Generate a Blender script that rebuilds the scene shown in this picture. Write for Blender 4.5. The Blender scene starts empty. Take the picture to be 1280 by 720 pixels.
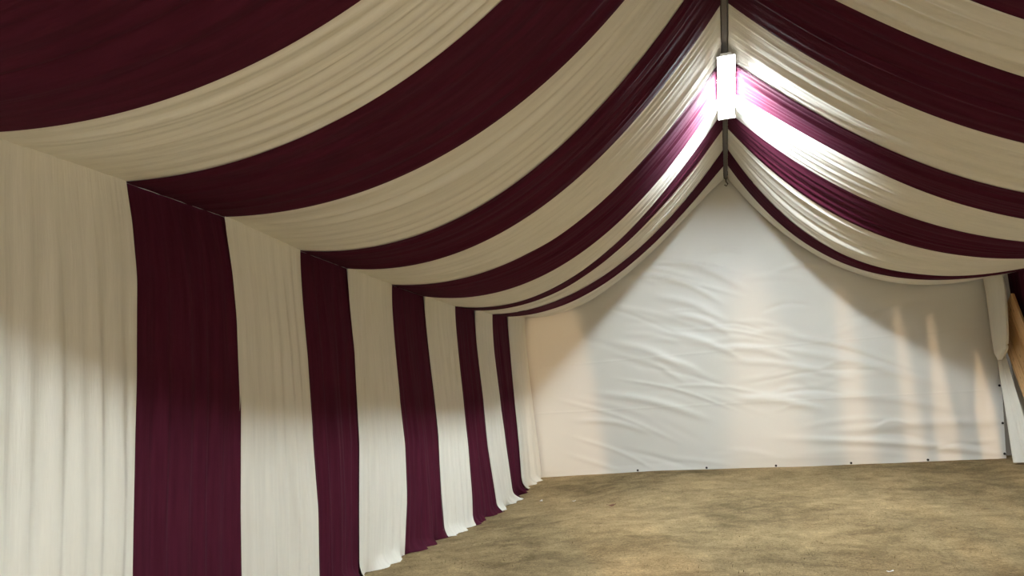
import bpy, math, random
import numpy as np
from mathutils import Vector, Matrix

rng = np.random.default_rng(7)
random.seed(7)
scene = bpy.context.scene
COL = scene.collection

W, WR, HR = 4.10, 4.126, 5.461           # left wall, right wall, ridge height (metres)
YE = 14.2                                # end wall

# stripe edges: eave (y, z), ridge y, sag coefficients of left and right slope
EDGE = {
 -2: ([0.83, 3.2], 1.11, [3.15, 0, 0, 0], [2.5, 0, 0, 0]),
 -1: ([1.85, 3.2], 2.19, [3.0, 0.2, 0, 0], [2.5, 0, 0, 0]),
 0: ([2.87, 3.2], 3.27, [2.65, 0.907, 0.263, 0.101], [2.5, 0.0, 0.0, 0.0]),
 1: ([3.895, 3.2], 4.008, [2.569, 0.751, 0.305, 0.157], [2.7, 0.0, 0.0, 0.0]),
 2: ([4.908, 3.19], 5.263, [2.602, 0.665, 0.296, 0.168], [3.015, 0.131, 0.036, 0.016]),
 3: ([6.0, 3.106], 6.358, [3.085, 0.347, -0.041, -0.124], [2.421, -0.452, -0.225, -0.142]),
 4: ([6.907, 3.075], 7.389, [3.067, 0.098, -0.011, -0.037], [2.357, 0.127, 0.027, -0.008]),
 5: ([7.984, 3.04], 8.741, [2.969, 0.203, -0.139, -0.192], [2.589, -0.148, -0.209, -0.202]),
 6: ([8.962, 3.016], 9.722, [3.289, 0.079, -0.01, -0.037], [2.504, -0.42, -0.431, -0.369]),
 7: ([10.13, 3.0], 10.529, [3.324, -0.056, -0.282, -0.306], [2.181, 0.408, 0.057, -0.016]),
 8: ([11.045, 3.027], 11.25, [2.799, -0.181, -0.1, -0.078], [2.557, 0.884, 0.285, 0.116]),
 9: ([11.95, 3.046], 12.292, [2.637, -0.02, 0.037, 0.029], [2.928, 1.738, 0.901, 0.607]),
 10: ([12.897, 3.092], 13.223, [2.62, -0.497, -0.212, -0.132], [2.838, 1.609, 0.739, 0.457]),
 11: ([14.12, 3.184], 14.13, [2.775, -0.957, -0.57, -0.411], [3.09, 0.764, 0.386, 0.243]),
}
# side edges of the left wall curtains as (y, z), top to bottom
SIDE = {
 1: [(3.887, 3.205), (3.961, 2.946), (4.01, 2.575), (3.994, 1.878), (3.972, 1.528), (3.957, 1.243), (3.924, 0.665), (3.9, 0.0)],
 2: [(4.903, 3.185), (4.979, 2.917), (5.024, 2.72), (5.061, 2.385), (5.064, 1.721), (4.985, 0.899), (4.955, 0.422), (4.94, 0.0)],
 3: [(5.995, 3.108), (6.024, 2.864), (6.091, 2.122), (6.126, 0.722), (6.063, 0.161), (6.05, -0.05)],
 4: [(6.906, 3.072), (6.918, 2.992), (7.012, 2.2), (6.988, 1.258), (6.789, 0.065), (6.79, -0.025)],
 5: [(7.978, 3.042), (8.005, 2.615), (8.063, 1.717), (8.11, 1.139), (8.036, 0.575), (7.837, -0.019)],
 6: [(8.969, 3.017), (9.036, 2.49), (9.128, 1.702), (9.155, 1.213), (9.067, 0.432), (9.027, -0.103)],
 7: [(10.115, 3.002), (10.166, 2.562), (10.231, 1.687), (10.238, 0.976), (10.192, 0.275), (10.104, -0.149)],
 8: [(11.033, 3.026), (11.054, 2.492), (11.149, 1.674), (11.145, 0.906), (11.272, 0.125), (11.312, -0.147)],
 9: [(11.93, 3.044), (11.951, 2.403), (12.043, 1.662), (12.073, 0.835), (12.203, 0.034), (12.457, -0.107)],
 10: [(12.898, 3.096), (12.929, 2.445), (12.921, 1.65), (12.892, 0.772), (12.80, 0.146), (12.982, 0.011)],
 11: [(14.10, 3.184), (14.10, 2.502), (14.12, 1.63), (14.12, 0.669), (14.13, 0.089), (14.14, -0.007)],
}

# ------------------------------------------------------------------ helpers
def link(o, parent=None):
    COL.objects.link(o)
    if parent is not None:
        o.parent = parent
        o.matrix_parent_inverse = Matrix.Translation(-parent.location)
    return o

def mesh_obj(name, verts, faces, mat, parent=None, smooth=True, uvs=None):
    me = bpy.data.meshes.new(name)
    me.from_pydata([tuple(map(float, v)) for v in verts], [], faces)
    if uvs is not None:
        lay = me.uv_layers.new(name='UVMap')
        li = np.empty(len(me.loops), dtype=np.int32)
        me.loops.foreach_get('vertex_index', li)
        lay.data.foreach_set('uv', np.asarray(uvs, dtype=np.float32)[li].ravel())
    if smooth:
        me.polygons.foreach_set('use_smooth', [True] * len(me.polygons))
    me.materials.append(mat)
    me.update()
    o = bpy.data.objects.new(name, me)
    return link(o, parent)

def grid_faces(nr, nc):
    return [(r * nc + c, r * nc + c + 1, (r + 1) * nc + c + 1, (r + 1) * nc + c)
            for r in range(nr - 1) for c in range(nc - 1)]

def empty(name, loc):
    o = bpy.data.objects.new(name, None)
    o.empty_display_size = 0.2
    COL.objects.link(o)
    o.location = loc
    return o

def tag(o, label=None, cat=None, group=None, kind=None):
    if label: o['label'] = label
    if cat: o['category'] = cat
    if group: o['group'] = group
    if kind: o['kind'] = kind
    return o

def box(v, f, lo, hi, rot=None, c=None):
    """append a box with slightly chamfered look (plain 8 verts) to v, f"""
    b = len(v)
    for x in (lo[0], hi[0]):
        for y in (lo[1], hi[1]):
            for z in (lo[2], hi[2]):
                v.append((x, y, z))
    for q in ((0, 1, 3, 2), (4, 6, 7, 5), (0, 4, 5, 1), (2, 3, 7, 6), (0, 2, 6, 4), (1, 5, 7, 3)):
        f.append(tuple(b + k for k in q))

def tube(v, f, pts, rad, n=8):
    pts = [Vector(p) for p in pts]
    rings = []
    for i, p in enumerate(pts):
        d = (pts[min(i + 1, len(pts) - 1)] - pts[max(i - 1, 0)]).normalized()
        a = d.orthogonal() if abs(d.z) > .9 else d.cross(Vector((0, 0, 1)))
        a.normalize(); b = d.cross(a)
        r = rad[i] if hasattr(rad, '__len__') else rad
        base = len(v)
        for k in range(n):
            t = 2 * math.pi * k / n
            v.append(tuple(p + a * math.cos(t) * r + b * math.sin(t) * r))
        rings.append(base)
    for i in range(len(rings) - 1):
        for k in range(n):
            f.append((rings[i] + k, rings[i] + (k + 1) % n, rings[i + 1] + (k + 1) % n, rings[i + 1] + k))
    f.append(tuple(rings[0] + k for k in reversed(range(n))))
    f.append(tuple(rings[-1] + k for k in range(n)))

def bevel(o, w=.004, seg=2):
    m = o.modifiers.new('bevel', 'BEVEL'); m.width = w; m.segments = seg; m.limit_method = 'ANGLE'
    return o

# ------------------------------------------------------------------ materials
def new_mat(name):
    m = bpy.data.materials.new(name); m.use_nodes = True
    nt = m.node_tree
    return m, nt, nt.nodes['Principled BSDF']

def cloth_mat(name, col, var, rough=.85, sheen=0.0, sheen_tint=(1, 1, 1, 1), uscale=26, vscale=1.6, bump=.35, transl=0.0):
    """woven drape cloth: fine gathers running along the length of the drape (uv.y)"""
    m, nt, bs = new_mat(name)
    N = nt.nodes; L = nt.links
    uv = N.new('ShaderNodeUVMap')
    mp = N.new('ShaderNodeMapping'); mp.inputs['Scale'].default_value = (uscale, vscale, 1)
    L.new(uv.outputs[0], mp.inputs[0])
    n1 = N.new('ShaderNodeTexNoise'); n1.inputs['Scale'].default_value = 1; n1.inputs['Detail'].default_value = 5
    n1.inputs['Roughness'].default_value = .6
    L.new(mp.outputs[0], n1.inputs['Vector'])
    obi = N.new('ShaderNodeObjectInfo')
    add = N.new('ShaderNodeVectorMath'); add.operation = 'ADD'
    L.new(mp.outputs[0], add.inputs[0]); L.new(obi.outputs['Location'], add.inputs[1])
    L.new(add.outputs[0], n1.inputs['Vector'])
    cr = N.new('ShaderNodeValToRGB')
    cr.color_ramp.elements[0].position = .3; cr.color_ramp.elements[1].position = .7
    cr.color_ramp.elements[0].color = tuple(c * (1 - var) for c in col) + (1,)
    cr.color_ramp.elements[1].color = tuple(c * (1 + var * .5) for c in col) + (1,)
    L.new(n1.outputs['Fac'], cr.inputs[0]); L.new(cr.outputs[0], bs.inputs['Base Color'])
    bp = N.new('ShaderNodeBump'); bp.inputs['Strength'].default_value = bump; bp.inputs['Distance'].default_value = .02
    L.new(n1.outputs['Fac'], bp.inputs['Height']); L.new(bp.outputs[0], bs.inputs['Normal'])
    bs.inputs['Roughness'].default_value = rough
    bs.inputs['Specular IOR Level'].default_value = .12
    bs.inputs['Sheen Weight'].default_value = sheen
    bs.inputs['Sheen Roughness'].default_value = .45
    bs.inputs['Sheen Tint'].default_value = sheen_tint
    return m

def plain_mat(name, col, rough=.5, metal=0.0, noise=.1, scale=8):
    m, nt, bs = new_mat(name)
    N = nt.nodes; L = nt.links
    tc = N.new('ShaderNodeTexCoord'); n = N.new('ShaderNodeTexNoise')
    n.inputs['Scale'].default_value = scale; n.inputs['Detail'].default_value = 4
    L.new(tc.outputs['Object'], n.inputs['Vector'])
    cr = N.new('ShaderNodeValToRGB')
    cr.color_ramp.elements[0].color = tuple(c * (1 - noise) for c in col) + (1,)
    cr.color_ramp.elements[1].color = tuple(min(1, c * (1 + noise)) for c in col) + (1,)
    L.new(n.outputs['Fac'], cr.inputs[0]); L.new(cr.outputs[0], bs.inputs['Base Color'])
    bs.inputs['Roughness'].default_value = rough; bs.inputs['Metallic'].default_value = metal
    return m

M_WHITE = cloth_mat('white_voile', (.80, .775, .70), .06, rough=.9, bump=.30)
M_MAROON = cloth_mat('maroon_satin', (.076, .0125, .028), .22, rough=.8, sheen=.02, sheen_tint=(.8, .45, .75, 1), bump=.28)
M_MAROON.node_tree.nodes['Principled BSDF'].inputs['Specular IOR Level'].default_value = .04
M_PVC = plain_mat('white_tarpaulin', (.80, .79, .75), rough=.42, noise=.03, scale=1.5)
M_ROOF = plain_mat('tent_skin', (.6, .56, .48), rough=.7, noise=.04)
M_STEEL = plain_mat('galvanised_steel', (.12, .105, .092), rough=.75, metal=.0, noise=.15, scale=20)
M_WIRE = plain_mat('pale_cord', (.42, .36, .33), rough=.6, noise=.1)
M_HOUSING = plain_mat('lamp_housing', (.62, .62, .60), rough=.4, noise=.04)
M_DARK = plain_mat('black_metal', (.03, .028, .026), rough=.4, metal=.6, noise=.2)

def emit_mat(name, col, strength):
    m = bpy.data.materials.new(name); m.use_nodes = True
    nt = m.node_tree; nt.nodes.clear()
    e = nt.nodes.new('ShaderNodeEmission'); o = nt.nodes.new('ShaderNodeOutputMaterial')
    e.inputs[0].default_value = col + (1,); e.inputs[1].default_value = strength
    nt.links.new(e.outputs[0], o.inputs[0])
    return m
LAMP = 340.0
M_LAMP = emit_mat('lamp_diffuser', (.90, 1.0, 1.04), LAMP)
M_LAMP2 = emit_mat('lamp_diffuser_dim', (.97, .985, .96), 6.0)
M_LAMP.node_tree.nodes['Emission'].inputs[1].default_value = LAMP * 1.30

M_LENS = emit_mat('lamp_side_lens', (.90, 1.0, 1.04), 110.0)
M_LENS2 = emit_mat('lamp_end_lens', (1.0, .97, .92), 6.0)

def ground_mat():
    m, nt, bs = new_mat('dry_trodden_grass')
    N = nt.nodes; L = nt.links
    tc = N.new('ShaderNodeTexCoord')
    def noise(scale, det=6, rough=.6, dist=0.0):
        n = N.new('ShaderNodeTexNoise'); n.inputs['Scale'].default_value = scale
        n.inputs['Detail'].default_value = det; n.inputs['Roughness'].default_value = rough
        n.inputs['Distortion'].default_value = dist
        L.new(tc.outputs['Object'], n.inputs['Vector']); return n
    big = noise(.55, 4, .55, .4); mid = noise(3.2, 6, .65, .3); fine = noise(34, 8, .85); spk = noise(75, 4, .7)
    def ramp(n, a, b, ca, cb):
        r = N.new('ShaderNodeValToRGB'); r.color_ramp.elements[0].position = a; r.color_ramp.elements[1].position = b
        r.color_ramp.elements[0].color = ca + (1,); r.color_ramp.elements[1].color = cb + (1,)
        L.new(n.outputs['Fac'], r.inputs[0]); return r
    def mix(fac, a, b, mode='MIX'):
        x = N.new('ShaderNodeMix'); x.data_type = 'RGBA'; x.blend_type = mode
        if isinstance(fac, float): x.inputs[0].default_value = fac
        else: L.new(fac, x.inputs[0])
        L.new(a, x.inputs[6]); L.new(b, x.inputs[7]); return x.outputs[2]
    base = ramp(big, .36, .64, (.27, .20, .105), (.64, .48, .265))
    green = ramp(mid, .38, .66, (.20, .155, .083), (.60, .46, .265))
    c = mix(.45, base.outputs[0], green.outputs[0])
    fr = ramp(fine, .33, .68, (.30, .29, .28), (1.5, 1.45, 1.36))
    c = mix(.7, c, fr.outputs[0], 'MULTIPLY')
    sr = ramp(spk, .36, .5, (.45, .42, .38), (1.05, 1.05, 1.05))
    c = mix(.5, c, sr.outputs[0], 'MULTIPLY')
    pat = noise(1.7, 8, .72, .8)
    pr = ramp(pat, .30, .44, (.52, .49, .45), (1, 1, 1))
    c = mix(.8, c, pr.outputs[0], 'MULTIPLY')
    L.new(c, bs.inputs['Base Color'])
    bs.inputs['Roughness'].default_value = .95; bs.inputs['Specular IOR Level'].default_value = .1
    h = N.new('ShaderNodeMath'); h.operation = 'ADD'
    L.new(fine.outputs['Fac'], h.inputs[0]); L.new(spk.outputs['Fac'], h.inputs[1])
    bp = N.new('ShaderNodeBump'); bp.inputs['Strength'].default_value = .7; bp.inputs['Distance'].default_value = .03
    L.new(h.outputs[0], bp.inputs['Height']); L.new(bp.outputs[0], bs.inputs['Normal'])
    return m
M_GROUND = ground_mat()

def wood_mat():
    m, nt, bs = new_mat('pine_plank')
    N = nt.nodes; L = nt.links
    uv = N.new('ShaderNodeUVMap')
    mp = N.new('ShaderNodeMapping'); mp.inputs['Scale'].default_value = (14, 1.1, 1)
    L.new(uv.outputs[0], mp.inputs[0])
    n = N.new('ShaderNodeTexNoise'); n.inputs['Scale'].default_value = 1; n.inputs['Detail'].default_value = 6; n.inputs['Distortion'].default_value = .6
    L.new(mp.outputs[0], n.inputs['Vector'])
    r = N.new('ShaderNodeValToRGB'); r.color_ramp.elements[0].position = .3; r.color_ramp.elements[1].position = .72
    r.color_ramp.elements[0].color = (.52, .29, .115, 1); r.color_ramp.elements[1].color = (.82, .54, .27, 1)
    L.new(n.outputs['Fac'], r.inputs[0])
    mp2 = N.new('ShaderNodeMapping'); mp2.inputs['Scale'].default_value = (3.0, 3.6, 1)
    L.new(uv.outputs[0], mp2.inputs[0])
    v = N.new('ShaderNodeTexVoronoi'); v.inputs['Scale'].default_value = 1.3
    L.new(mp2.outputs[0], v.inputs['Vector'])
    kr = N.new('ShaderNodeValToRGB'); kr.color_ramp.elements[0].position = .05; kr.color_ramp.elements[1].position = .2
    kr.color_ramp.elements[0].color = (.22, .13, .07, 1); kr.color_ramp.elements[1].color = (1, 1, 1, 1)
    L.new(v.outputs['Distance'], kr.inputs[0])
    x = N.new('ShaderNodeMix'); x.data_type = 'RGBA'; x.blend_type = 'MULTIPLY'; x.inputs[0].default_value = .75
    L.new(r.outputs[0], x.inputs[6]); L.new(kr.outputs[0], x.inputs[7]); L.new(x.outputs[2], bs.inputs['Base Color'])
    bs.inputs['Roughness'].default_value = .65
    return m
M_WOOD = wood_mat()

# ------------------------------------------------------------------ ground
def lumps(x, y):
    return (.012 * np.sin(1.7 * x + .6 * y) * np.sin(1.3 * y - .4 * x + 1) + .008 * np.sin(4.1 * x + 2.3 * y + .5)
            + .006 * np.sin(6.3 * y - 3.7 * x))
def ground(x, y):
    gl = np.interp(y, [-4, 4, 6, 7, 8, 9, 10, 11.2, 12.4, 13, 14.2, 15], [.06, .05, .0, -.03, -.05, -.08, -.12, -.14, -.10, 0, .06, .06])
    gr = np.interp(y, [-4, 8, 11, 13, 14.2, 15], [0, 0, .02, .08, .125, .13])
    k = np.clip((np.asarray(x) + 4.0) / 2.2, 0, 1)
    return gl * (1 - k) + gr * k + .012 * np.clip(np.asarray(x) - 1, 0, 4) * np.clip((y - 10) / 4, 0, 1)
gx = np.linspace(-4.35, 4.6, 150); gy = np.linspace(-3, 14.6, 260)
GX, GY = np.meshgrid(gx, gy)
fade = np.clip((GX + 4.1) / .8, 0, 1) * np.clip((14.3 - GY) / .8, 0, 1)
GZ = ground(GX, GY) + lumps(GX, GY) * fade + rng.normal(0, .0025, GX.shape) * fade
fl = mesh_obj('floor', np.stack([GX, GY, GZ], -1).reshape(-1, 3), grid_faces(260, 150), M_GROUND)
tag(fl, kind='structure')

# ------------------------------------------------------------------ pleat helper
def pleats(T, S, seed, n=9, amp=.02, wander=.02, width=(.015, .05)):
    """rounded folds running along S; T across (0..1)"""
    r = np.random.default_rng(seed)
    out = np.zeros_like(T)
    for k in range(n):
        t0 = r.uniform(0, 1); w = r.uniform(*width); a = amp * r.uniform(.4, 1) * (1 if r.random() < .6 else -1)
        ph = r.uniform(0, 6.28); fr = r.uniform(.6, 2.0)
        s0 = r.uniform(-.1, 1.1); sw = r.uniform(.25, .8)
        c = t0 + wander * np.sin(fr * 3.1 * S + ph)
        out += a * np.exp(-((T - c) / w) ** 2) * np.exp(-((S - s0) / sw) ** 2)
    for k in range(3):
        f = r.uniform(3, 9); ph = r.uniform(0, 6.28)
        out += amp * .16 * np.sin(2 * math.pi * f * T + ph + .8 * np.sin(2.2 * S + ph))
    return out

ORD = ['', 'second ', 'third ', 'fourth ', 'fifth ', 'sixth ']
def colour(i):      # stripe between edge i and i+1
    return 'maroon' if i % 2 else 'white'

# ------------------------------------------------------------------ left wall curtains
def side_y(i, z):
    if i in SIDE:
        a = np.array(SIDE[i])[::-1]
        return np.interp(z, a[:, 1], a[:, 0])
    return np.full_like(z, EDGE[i][0][0]) + .05 * np.sin(np.clip(z, 0, 3) * 1.0)
def smooth1(a, n=4):
    for _ in range(n):
        b = a.copy(); b[1:-1] = .25 * a[:-2] + .5 * a[1:-1] + .25 * a[2:]; a = b
    return a

def wall_curtain(i, label):
    c = colour(i); nr, nc = 90, 64
    e_ = .045 if c == 'maroon' else 0
    h = np.linspace(0, 1, nr); t = np.linspace(-e_, 1 + e_, nc)
    zt0, zt1 = EDGE[i][0][1], EDGE[i + 1][0][1]
    yb0, yb1 = side_y(i, np.array([-1.]))[0], side_y(i + 1, np.array([-1.]))[0]
    zb0, zb1 = float(ground(-W + .14, yb0)), float(ground(-W + .14, yb1))
    z0 = zt0 + (zb0 - zt0) * h; z1 = zt1 + (zb1 - zt1) * h
    y0 = smooth1(side_y(i, z0)); y1 = smooth1(side_y(i + 1, z1))
    T, H = np.meshgrid(t, h)
    Y = y0[:, None] * (1 - T) + y1[:, None] * T
    Z = z0[:, None] * (1 - T) + z1[:, None] * T
    X = -W + .134 * np.clip(H, 0, 1) ** 1.5 + (c == 'white') * (.012 + .026 * np.exp(-H * 14))
    P = pleats(T, H, 100 + i, n=9, amp=.032, wander=.012, width=(.03, .09))
    env = (.12 + 1.0 * np.clip(H * 1.6, 0, 1)) * np.clip(np.minimum(T + e_, 1 + e_ - T) / .03, 0.2, 1)
    X = X + P * env
    Y = Y + .25 * P * env
    # cloth that lies a little on the ground at its hem
    foot = np.clip((H - .955) / .045, 0, 1)
    hem = .05 * np.sin(T * 7 + i) + .03 * np.sin(T * 17 + 2 * i)
    X = X + foot ** 2 * (.05 + hem)
    Zg = ground(X, Y) + lumps(X, Y) * np.clip((X + 4.1) / .8, 0, 1)
    Z = np.maximum(Z + foot * .01 * np.sin(T * 23 + i), Zg + .004)
    o = mesh_obj(c + '_curtain', np.stack([X, Y, Z], -1).reshape(-1, 3), grid_faces(nr, nc),
                 M_WHITE if c == 'white' else M_MAROON, uvs=np.stack([T, H * 3], -1).reshape(-1, 2))
    tag(o, label, 'curtain', group=c + ' curtains along the left tent wall')
    return o

names = ['first', 'second', 'third', 'fourth', 'fifth', 'sixth']
for i in range(0, 11):
    c = colour(i)
    k = i // 2
    if c == 'white':
        lab = ['broad white curtain at the left edge of the photo, nearest the camera',
               'white curtain hanging between the widest and second widest maroon curtains',
               'white curtain hanging between the second and third maroon curtains from the left',
               'white curtain between the third and fourth maroon curtains from the left, crisp pale hem',
               'narrow white curtain between the two far maroon curtains, hem puddled on the ground',
               'white curtain in the far left corner, beside the tarpaulin end wall'][k]
    else:
        lab = ['widest maroon curtain on the left wall, nearest the camera',
               'second maroon curtain from the left, hanging from the eave to the ground',
               'third maroon curtain from the left, middle one of the five',
               'fourth maroon curtain from the left, gathered hem on the ground',
               'narrowest maroon curtain, farthest along the left wall near the end wall'][k]
    wall_curtain(i, lab)

# ------------------------------------------------------------------ ceiling drapes
def slope_curve(i, side, S):
    (ye, ze), yr, cl, crr = EDGE[i]
    cf = cl if side < 0 else crr
    sag = S * (1 - S) * (cf[0] + cf[1] * S + cf[2] * S ** 2 + cf[3] * S ** 3)
    w = (W if side < 0 else WR)
    x = side * (w * (1 - S) + .042 * S)
    if side < 0: x = x + .02 * (1 - S)
    y = ye + (yr - ye) * S
    z = ze + (HR - ze) * S - sag
    return np.stack([x, y, z], -1)

def ceiling_drape(i, side, label):
    c = colour(i); nr, nc = 110, 60
    S = np.linspace(0, 1, nr)
    ext = .012 if c == 'maroon' else 0
    t = np.linspace(-ext, 1 + ext, nc)
    A, B = slope_curve(i, side, S), slope_curve(i + 1, side, S)
    T, SS = np.meshgrid(t, S)
    P = A[:, None, :] * (1 - T[..., None]) + B[:, None, :] * T[..., None]
    du = np.gradient(P, axis=0); dv = np.gradient(P, axis=1)
    n = np.cross(du, dv); n /= np.linalg.norm(n, axis=-1, keepdims=True) + 1e-9
    n *= np.where(n[..., 2:] > 0, -1, 1)                      # towards the room
    D = pleats(T, SS, 300 + i * 2 + (side > 0), n=13, amp=.022, wander=.03, width=(.012, .05))
    # the cloth belly between the two gathered ends
    D = D * np.clip(np.minimum(T, 1 - T) / .05, 0.0, 1) * (.20 + 1.2 * np.sin(math.pi * np.clip(SS, 0, 1)) ** .7)
    if c == 'maroon': D = D * .8 + .006
    P = P + n * D[..., None]
    o = mesh_obj(c + '_ceiling_drape', P.reshape(-1, 3), grid_faces(nr, nc),
                 M_WHITE if c == 'white' else M_MAROON, uvs=np.stack([T, SS * 5], -1).reshape(-1, 2))
    tag(o, label, 'drape', group=c + ' drapes under the ' + ('left' if side < 0 else 'right') + ' roof slope')
    return o

LW = {0: 'white drape on the left slope running down to the curtain at the left edge',
      2: 'white drape on the left slope between the widest and next maroon drapes',
      4: 'white drape on the left slope just in front of the glowing lamp',
      6: 'white drape on the left slope brightly lit left of the lamp',
      8: 'white drape on the left slope just behind the lamp, before the last maroon drape',
      10: 'last pale drape on the left slope, edging the end wall',
      -1: 'dark maroon drape filling the top left corner of the photo',
      1: 'maroon drape on the left slope meeting the widest maroon curtain',
      3: 'maroon drape on the left slope meeting the second maroon curtain from the left',
      5: 'maroon drape on the left slope turning pink at the near half of the lamp',
      7: 'thin folded maroon drape on the left slope, pink below the lamp',
      9: 'last dark maroon drape on the left slope, nearest the end wall'}
RW = {2: 'white drape on the right slope in the top right corner between two dark drapes',
      4: 'white drape on the right slope just in front of the glowing lamp',
      6: 'white drape on the right slope brightly lit beside the lamp',
      8: 'white drape on the right slope behind the lamp, before the last maroon drape',
      10: 'last pale drape on the right slope, edging the end wall',
      1: 'dark maroon drape cut by the top right corner of the photo',
      3: 'broad dark maroon drape on the right slope, above the lamp',
      5: 'maroon drape on the right slope turning pink at the near half of the lamp',
      7: 'maroon drape on the right slope with folds turning pink below the lamp',
      9: 'last dark maroon drape on the right slope, nearest the end wall',
      0: 'white drape on the right slope above the top right corner', -1: 'maroon drape on the right slope overhead'}
for i in range(-1, 11):
    ceiling_drape(i, -1, LW[i])
    ceiling_drape(i, 1, RW[i])

# ------------------------------------------------------------------ eave wire and ridge pole
v, f = [], []
pts = [(-W + .016, EDGE[i][0][0], EDGE[i][0][1] + .004) for i in range(-1, 12)]
tube(v, f, pts, .007, 6)
tag(mesh_obj('eave_wire', v, f, M_WIRE), 'thin pale wire along the left eave where maroon drapes meet maroon curtains', 'wire')
v, f = [], []
box(v, f, (-.035, -1, HR + .005), (.035, YE - .05, HR + .085))
rp = bevel(mesh_obj('ridge_pole', v, f, M_STEEL, smooth=False), .012)
tag(rp, 'grey steel ridge pole showing between the drapes at the top of the tent', 'pole')
v, f = [], []
tube(v, f, [(.0, YE - .06, HR + .01), (0, YE - .07, HR - .05), (.03, YE - .08, HR - .10), (.0, YE - .08, HR - .14), (-.03, YE - .08, HR - .11)], .011, 8)
mesh_obj('ridge_hook', v, f, M_STEEL, rp)

# ------------------------------------------------------------------ ceiling lights
def ceiling_light(y0, y1, zb, label):
    root = empty('ceiling_light', (0, (y0 + y1) / 2, zb + .1))
    tag(root, label, 'light', group=None)
    v, f = [], []
    box(v, f, (-.065, y0 + .02, zb + .06), (.065, y1 - .02, zb + .11))
    bevel(mesh_obj('housing', v, f, M_HOUSING, root, smooth=False), .01)
    # slim opaque tray, flush diffuser below, faintly glowing side lenses
    v, f = [], []
    box(v, f, (-.10, y0, zb + .022), (.10, y1, zb + .062))
    bevel(mesh_obj('tray', v, f, M_HOUSING, root, smooth=False), .006)
    v, f = [], []
    prof = [(-.10, .020), (-.10, .006), (-.085, 0), (.085, 0), (.10, .006), (.10, .020)]
    m = len(prof)
    ym = y0 + .30 * (y1 - y0)
    for y in (ym, y1):
        for (x, z) in prof: v.append((x, y, zb + z))
    for k in range(m): f.append((k, (k + 1) % m, m + (k + 1) % m, m + k))
    f.append(tuple(reversed(range(m)))); f.append(tuple(range(m, 2 * m)))
    mesh_obj('diffuser', v, f, M_LAMP, root, smooth=False)
    v2 = [(x, y0 + .004 if k < m else ym - .002, zb + z) for k, (x, z) in enumerate(prof + prof)]
    mesh_obj('diffuser', v2, f, M_LAMP2, root, smooth=False)['label'] = 'dimmer near half of the diffuser'
    for sx in (-1, 1):
        v, f = [], []
        box(v, f, (sx * .1025 - .0015, ym + .1, zb + .026), (sx * .1025 + .0015, y1 - .02, zb + .058))
        mesh_obj('side_lens', v, f, M_LENS, root, smooth=False)
    v, f = [], []
    box(v, f, (-.10, y0 - .006, zb + .022), (.10, y0 - .001, zb + .060))
    mesh_obj('end_lens', v, f, M_LENS2, root, smooth=False)
    for y in (y1 + .05,):
        v, f = [], []
        box(v, f, (-.112, y - .045, zb - .035), (.112, y + .0, zb + .075))
        bevel(mesh_obj('end_cap', v, f, M_HOUSING, root, smooth=False), .008)
    for y in (y0 + .3, y1 - .3):
        v, f = [], []
        box(v, f, (-.012, y - .02, zb + .11), (.012, y + .02, HR + .002))
        mesh_obj('bracket', v, f, M_STEEL, root, smooth=False)
    return root
ceiling_light(8.32, 10.12, 5.25, 'glowing white tube light fixed along the ridge of the tent')
ceiling_light(-.6, 1.1, 5.25, 'glowing white tube light on the ridge overhead, nearer than the other one')

# ------------------------------------------------------------------ end wall (tarpaulin)
CRE = [(-1.26, 3.31, -0.44, 2.92), (-1.04, 4.02, -0.08, 3.52), (-1.06, 2.97, -0.32, 2.63), (-2.07, 2.25, -1.24, 1.83), (-0.2, 2.31, 0.73, 2.05), (1.05, 2.37, 2.44, 1.86), (0.67, 2.21, 2.8, 1.54), (-0.0, 1.34, 0.99, 1.17), (-2.97, 1.1, -2.02, 0.9), (1.77, 0.73, 3.96, 0.74), (1.2, 0.57, 3.89, 0.22), (0.07, 2.02, 1.47, 1.7), (-1.38, 3.73, -0.49, 3.28), (-2.13, 2.49, -1.29, 2.11), (-1.24, 2.63, -0.21, 2.19), (1.42, 1.33, 3.0, 1.06), (-2.45, 1.55, -1.07, 1.16)]
r = np.random.default_rng(21)
creases = [(a, b, c, d, r.uniform(.045, .08), r.uniform(.020, .036)) for a, b, c, d in CRE]
for k in range(70):
    x = r.uniform(-3.2, 3.4); z = r.uniform(.3, 4.3)
    sl = -.45 + .13 * (x + 3) * (1 if z > 1 else .8) + r.normal(0, .06)
    ln = r.uniform(.4, 1.5)
    creases.append((x, z, x + ln, z + sl * ln, r.uniform(.03, .07), r.uniform(.005, .014) * (1 if r.random() < .7 else -1)))
nx, nz = 420, 260
wx = np.linspace(0, 1, nx); wz = np.linspace(0, 1, nz)
U, V = np.meshgrid(wx, wz)
xr = np.interp(V * 5.3, [.1, 1.7, 3.1, 5.3], [3.955, 4.035, 4.06, 4.06])
XW = -4.12 + (xr + 4.12) * U
zbot = ground(XW, np.full_like(XW, YE)) - .004
ztop = np.minimum(5.62 - np.abs(XW) * .56, 5.55)
ZW = zbot + (ztop - zbot) * V
D = np.zeros_like(XW)
for (a, b, c, d, w, am) in creases:
    L = math.hypot(c - a, d - b); ux, uz = (c - a) / L, (d - b) / L
    s = (XW - a) * ux + (ZW - b) * uz; q = -(XW - a) * uz + (ZW - b) * ux
    q = q - .05 * np.sin(s / L * 3.14)
    D += am * np.exp(-(q / w) ** 2) * np.exp(-((s - L / 2) / (L * .62)) ** 4)
D += .018 * np.sin(XW * 1.1 + .8 * ZW) + .010 * np.sin(2.3 * ZW - 1.2 * XW + 1)
D += .004 * np.exp(-((ZW - 2.25 - .02 * XW) / .012) ** 2) + .004 * np.exp(-((ZW - 1.28) / .012) ** 2)      # welded seams
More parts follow.
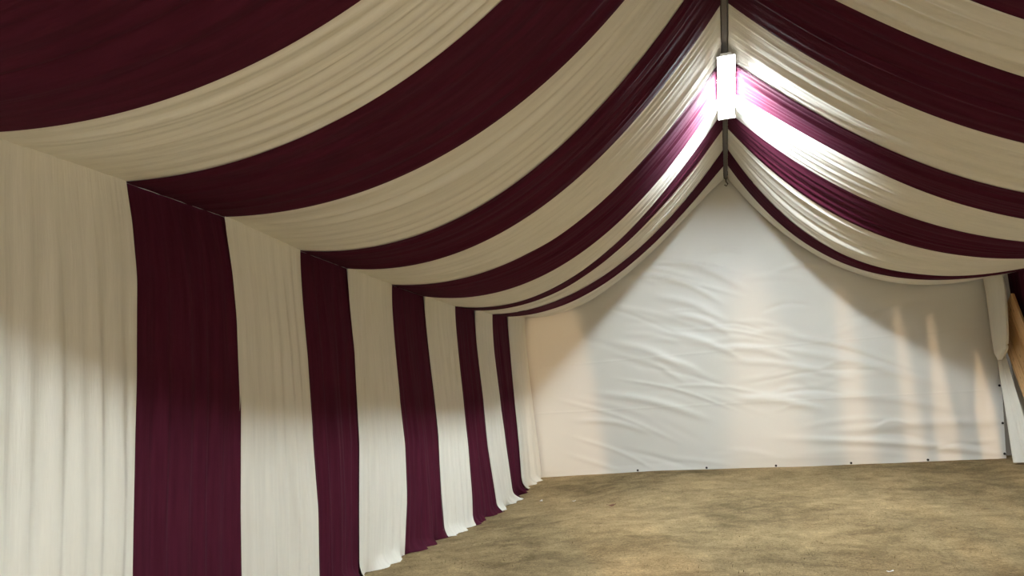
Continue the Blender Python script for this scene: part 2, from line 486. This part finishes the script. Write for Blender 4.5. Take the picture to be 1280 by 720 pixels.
edge = np.clip(np.minimum(U, 1 - U) / .03, 0, 1) * np.clip(V / .03, 0, 1)
YW = YE - D * edge - .002 * np.sin(XW * 9) * (1 - np.clip(V / .02, 0, 1))
wb = mesh_obj('wall_back', np.stack([XW, YW, ZW], -1).reshape(-1, 3), grid_faces(nz, nx), M_PVC)
tag(wb, 'white tarpaulin end wall with creases', None, kind='structure')
for (ex, ez) in ((-2.1, None), (-.85, None), (.349, None), (1.585, None), (2.787, None), (4.012, 1.349), (3.975, .732), (3.935, .235)):
    z = float(ground(ex, YE)) + .028 if ez is None else ez
    v, f = [], []
    y = YE - .006; n = 12
    for rr, yy in ((.020, y), (.018, y - .006), (.010, y - .006), (.009, y)):
        for k in range(n):
            t = 2 * math.pi * k / n; v.append((ex + rr * math.cos(t), yy, z + rr * math.sin(t)))
    for a in range(3):
        for k in range(n): f.append((a * n + k, a * n + (k + 1) % n, (a + 1) * n + (k + 1) % n, (a + 1) * n + k))
    f.append(tuple(3 * n + k for k in range(n)))
    mesh_obj('eyelet', v, f, M_DARK, wb)

# ------------------------------------------------------------------ tent skin behind the drapes
def sheet(name, a, b, c, d, mat):
    o = mesh_obj(name, [a, b, c, d], [(0, 1, 2, 3)], mat, smooth=False)
    tag(o, kind='structure'); return o
XO = 4.36
sheet('wall_left', (-XO, -3, -.2), (-XO, 14.6, -.2), (-XO, 14.6, 3.35), (-XO, -3, 3.35), M_ROOF)
sheet('wall_right', (XO, -3, -.2), (XO, 14.6, -.2), (XO, 14.6, 3.35), (XO, -3, 3.35), M_ROOF)
v = [(-XO, -3, 3.35), (-XO, 14.6, 3.35), (0, 14.6, 5.78), (0, -3, 5.78), (XO, -3, 3.35), (XO, 14.6, 3.35)]
tag(mesh_obj('ceiling', v, [(0, 1, 2, 3), (3, 2, 5, 4)], M_ROOF, smooth=False), kind='structure')

# ------------------------------------------------------------------ far right corner
# maroon curtain on the right wall
nr, nc = 60, 40
T, H = np.meshgrid(np.linspace(0, 1, nc), np.linspace(0, 1, nr))
Y = 11.9 + (13.62 - 11.9) * T; X = 4.19 + pleats(T, H, 55, n=8, amp=.02) * 1.0
Z = 3.16 + .0 * T + (ground(X, Y) + .004 - 3.16) * H
o = mesh_obj('maroon_curtain', np.stack([X, Y, Z], -1).reshape(-1, 3), grid_faces(nr, nc), M_MAROON, uvs=np.stack([T, H * 3], -1).reshape(-1, 2))
tag(o, 'dark maroon curtain at the right edge, behind the leaning wooden board', 'curtain', group='maroon curtains along the right tent wall')

# leaning wooden board of three planks, flat against the right wall
root = empty('wooden_board', (4.08, 11.6, 0.0))
tag(root, 'pine plank board leaning in the far right corner beside the end wall', 'board')
d = np.array([.48, .877]); pp = np.array([.877, -.48]); top = np.array([13.20, 2.80])
Lb = (top[1] - .50) / .877
for k in range(3):
    w0, w1 = k * .33, k * .33 + .306
    drop = [0.0, .05, .02][k]
    ne = 6
    outline = []
    corner = .035
    for (w, l) in ((w0 + corner, drop), (w1 - corner, drop), (w1, drop + corner), (w1, Lb - k * .0), (w0, Lb), (w0, drop + corner)):
        q = top + pp * w - d * l
        outline.append((q[0], q[1], w, l))
    v = [(4.065 + .004 * k, a, b) for a, b, _, _ in outline] + [(4.10 + .004 * k, a, b) for a, b, _, _ in outline]
    uv = [(w * 3 + k * 5.3, l * 1.0 + k * 2.1) for _, _, w, l in outline] * 2
    n = len(outline)
    f = [tuple(range(n)), tuple(reversed(range(n, 2 * n)))] + [(j, n + j, n + (j + 1) % n, (j + 1) % n) for j in range(n)]
    bevel(mesh_obj('plank', v, f, M_WOOD, root, smooth=False, uvs=uv), .004)

# white side curtain, its top folded over
root = empty('side_curtain', (3.93, 13.6, .17))
tag(root, 'white cloth tied back at the right edge of the end wall, top folded over', 'curtain')
a, b, c, e = (3.975, 13.97, 1.90), (4.03, 13.80, 1.84), (3.857, 13.62, .150), (4.05, 13.25, .18)
nr, nc = 50, 28
T, H = np.meshgrid(np.linspace(0, 1, nc), np.linspace(0, 1, nr))
a, b, c, e = map(np.array, (a, b, c, e))
P = (a + (c - a) * H[..., None]) * (1 - T[..., None]) + (b + (e - b) * H[..., None]) * T[..., None]
P[..., 0] -= pleats(T, H, 77, n=5, amp=.02, wander=.02, width=(.05, .1)) * (.4 + H) + .02 * np.sin(T * 12)
mesh_obj('curtain_panel', P.reshape(-1, 3), grid_faces(nr, nc), M_WHITE, root, uvs=np.stack([T * .3, H * 2], -1).reshape(-1, 2))
# folded-over flap with rounded lower end
Lp = np.array([(3.955, 14.02, 3.235), (3.960, 14.0, 2.85), (3.944, 13.98, 2.44), (3.925, 13.94, 2.08), (3.915, 13.90, 1.87), (3.94, 13.85, 1.775)])
Rp = np.array([(4.140, 13.75, 3.235), (4.150, 13.66, 2.95), (4.105, 13.64, 2.50), (4.075, 13.64, 2.20), (4.045, 13.66, 1.95), (3.975, 13.76, 1.765)])
Rp[:5] = np.array([-.343, 0, 1.62]) + (Rp[:5] - np.array([-.343, 0, 1.62])) * .972
nr, nc = 60, 24
k = np.linspace(0, 5, nr)
def curve(A): return np.stack([np.interp(k, range(6), A[:, j]) for j in range(3)], -1)
A, B = curve(Lp), curve(Rp)
for q in range(3): A[:, q] = smooth1(A[:, q], 6); B[:, q] = smooth1(B[:, q], 6)
t = np.linspace(0, 1, nc)
P = A[:, None] * (1 - t[None, :, None]) + B[:, None] * t[None, :, None]
P[..., 0] -= (.035 * np.sin(t * math.pi))[None, :]
P[..., 1] -= (.02 * np.sin(t * math.pi))[None, :]
T, H = np.meshgrid(t, np.linspace(0, 1, nr))
mesh_obj('folded_flap', P.reshape(-1, 3), grid_faces(nr, nc), M_WHITE, root, uvs=np.stack([T * .2, H], -1).reshape(-1, 2))
v, f = [], []
tube(v, f, [tuple(p + np.array((-.012, -.015, 0))) for p in B[6:58:2]], .022, 8)
mesh_obj('rolled_hem', v, f, M_WHITE, root)

# ------------------------------------------------------------------ short dry grass and litter
r = np.random.default_rng(3)
N = 16000
bx = r.uniform(-4.0, 4.2, N); by = 4.6 + 9.4 * r.random(N) ** 1.3
clump = np.sin(bx * 2.1 + 1.3 * np.sin(by * 1.7)) * np.sin(by * 2.6 + bx) + r.normal(0, .5, N)
keep = (clump > .1) & ~((bx > 3.5) & (by > 11.5)) & ((bx + 4.0) > 0.25)
bx, by = bx[keep], by[keep]; N = len(bx)
bz = ground(bx, by) + lumps(bx, by) * np.clip((bx + 4.1) / .8, 0, 1) * np.clip((14.3 - by) / .8, 0, 1) - .003
an = r.uniform(0, 6.28, N); ln = r.uniform(.008, .032, N); wd = r.uniform(.002, .0045, N); le = r.uniform(.01, .05, N)
V0 = np.stack([bx - wd * np.cos(an), by - wd * np.sin(an), bz], -1)
V1 = np.stack([bx + wd * np.cos(an), by + wd * np.sin(an), bz], -1)
V2 = np.stack([bx - le * np.sin(an), by + le * np.cos(an), bz + ln], -1)
gv = np.stack([V0, V1, V2], 1).reshape(-1, 3)
M_GRASS = plain_mat('dry_grass_blade', (.23, .175, .08), rough=.9, noise=.55, scale=9)
g = mesh_obj('dry_grass', gv, [(3 * k, 3 * k + 1, 3 * k + 2) for k in range(N)], M_GRASS, smooth=False)
tag(g, 'short dry trodden grass over the ground', 'grass', kind='stuff')

M_PAPER = plain_mat('scrap_paper', (.78, .76, .72), rough=.8, noise=.05)
M_LEAF = plain_mat('dead_leaf', (.16, .06, .03), rough=.8, noise=.3, scale=30)
def flake(name, x, y, size, mat, label, cat, seed):
    rr = np.random.default_rng(seed)
    nr_, nc_ = 5, 7
    T, S = np.meshgrid(np.linspace(-1, 1, nc_), np.linspace(-1, 1, nr_))
    a = rr.uniform(0, 3.14)
    wv = np.sqrt(np.clip(1 - T ** 2 * .92, 0, 1))
    lx, ly = T * size, S * wv * size * .55
    X = x + lx * math.cos(a) - ly * math.sin(a); Y = y + lx * math.sin(a) + ly * math.cos(a)
    Z = ground(X, Y) + lumps(X, Y) + .012 + size * .25 * (T ** 2) + size * .12 * np.sin(3 * T + 2 * S + seed)
    o = mesh_obj(name, np.stack([X, Y, Z], -1).reshape(-1, 3), grid_faces(nr_, nc_), mat)
    tag(o, label, cat)
flake('paper_scrap', -3.42, 11.95, .05, M_PAPER, 'tiny white paper scrap near the foot of the far left curtains', 'litter', 1)
flake('paper_scrap', -2.81, 11.65, .035, M_PAPER, 'tiny white paper scrap on the ground a step right of the far curtains', 'litter', 2)
flake('paper_scrap', .80, 6.97, .03, M_PAPER, 'small white paper scrap on bare ground at the bottom of the photo', 'litter', 3)
flake('dead_leaf', -2.11, 10.9, .07, M_LEAF, 'reddish brown dead leaf lying on the ground at the left of the floor', 'leaf', 4)

# ------------------------------------------------------------------ light
def area(name, loc, target, power, size, col, spread=180):
    l = bpy.data.lights.new(name, 'AREA'); l.energy = power; l.shape = 'RECTANGLE'
    l.size, l.size_y = size; l.color = col; l.spread = math.radians(spread)
    o = bpy.data.objects.new(name, l); COL.objects.link(o); o.location = loc
    o.rotation_euler = (Vector(target) - Vector(loc)).to_track_quat('-Z', 'Y').to_euler()
    return o
area('fill_light', (.8, -2.4, 1.2), (-.3, 9, 4.2), 92, (4, 2), (1.0, .86, .68))

# added unseen warm spot; its nodes draw upright bands of light on the end wall
def banded_spot(loc, dist, bands, power, col):
    l = bpy.data.lights.new('warm_band_spot', 'SPOT'); l.energy = power; l.color = col
    l.spot_size = math.radians(60); l.spot_blend = .3; l.shadow_soft_size = .04
    o = bpy.data.objects.new('warm_band_spot', l); COL.objects.link(o); o.location = loc
    o.rotation_euler = (math.radians(90), 0, 0)
    l.use_nodes = True
    nt = l.node_tree; N = nt.nodes; L = nt.links
    em = [n for n in N if n.type == 'EMISSION'][0]
    tc = N.new('ShaderNodeTexCoord'); sp = N.new('ShaderNodeSeparateXYZ'); L.new(tc.outputs['Normal'], sp.inputs[0])
    def M(op, a, b=None, c=None):
        n = N.new('ShaderNodeMath'); n.operation = op
        for k, q in enumerate((a, b, c)):
            if q is None: continue
            if isinstance(q, (int, float)): n.inputs[k].default_value = q
            else: L.new(q, n.inputs[k])
        return n.outputs[0]
    az = M('ABSOLUTE', sp.outputs[2])
    X = M('MULTIPLY_ADD', M('DIVIDE', sp.outputs[0], az), dist * SX, loc[0])
    Z = M('MULTIPLY_ADD', M('DIVIDE', sp.outputs[1], az), dist * SY, loc[2])
    tot = None
    for (xc, hw, zlo, zhi, lean, soft, g, taper) in bands:
        d = M('ABSOLUTE', M('SUBTRACT', X, M('MULTIPLY_ADD', Z, lean, xc)))
        tz = M('DIVIDE', M('SUBTRACT', zhi, Z), zhi - zlo)
        tz = M('MINIMUM', M('MAXIMUM', tz, 0.0), 1.0)
        wid = M('MULTIPLY', M('POWER', tz, taper), hw)
        e = N.new('ShaderNodeMapRange'); e.interpolation_type = 'SMOOTHSTEP'
        L.new(M('SUBTRACT', wid, d), e.inputs[0]); e.inputs[1].default_value = -soft; e.inputs[2].default_value = soft
        t2 = N.new('ShaderNodeMapRange'); t2.interpolation_type = 'SMOOTHSTEP'
        L.new(tz, t2.inputs[0]); t2.inputs[1].default_value = 0.0; t2.inputs[2].default_value = .12
        v_ = M('MULTIPLY', M('MULTIPLY', e.outputs[0], t2.outputs[0]), g)
        tot = v_ if tot is None else M('ADD', tot, v_)
    L.new(tot, em.inputs['Strength'])
SX, SY = 1, 1
BANDS = [(-3.55, .85, .6, 3.5, 0, .16, 1.0, .25), (.30, .80, -1, 4.0, -.03, .30, .55, .5), (1.75, .26, .2, 3.4, .0, .14, .8, .6),
         (2.62, .16, .3, 3.0, .0, .09, .8, .7), (3.12, .17, .6, 2.8, .0, .06, .9, .9), (3.75, .14, 1.0, 2.0, -.0, .05, 1.2, 1.0)]
banded_spot((1.6, -1.2, 2.0), YE + 1.2, BANDS, 2500, (1.0, .66, .36))

w = bpy.data.worlds.new('world'); scene.world = w; w.use_nodes = True
bg = w.node_tree.nodes['Background']; bg.inputs[0].default_value = (1.0, .88, .72, 1); bg.inputs[1].default_value = .10

# ------------------------------------------------------------------ camera
cam = bpy.data.cameras.new('camera'); co = bpy.data.objects.new('camera', cam); COL.objects.link(co)
cam.sensor_fit = 'HORIZONTAL'; cam.sensor_width = 36; cam.lens = 25.938; cam.clip_start = .05
R = Vector((0.95884541, 0.27796383, -0.05789289)); U_ = Vector((0.09591809, -0.12520460, 0.98748343)); F = Vector((-0.26723623, 0.95239693, 0.14671362))
m = Matrix((R, U_, -F)).transposed().to_4x4(); m.translation = Vector((-.34274, 0, 1.62))
co.matrix_world = m
scene.camera = co
scene.view_settings.view_transform = 'Standard'
scene.view_settings.look = 'None'
scene.view_settings.exposure = 0.0
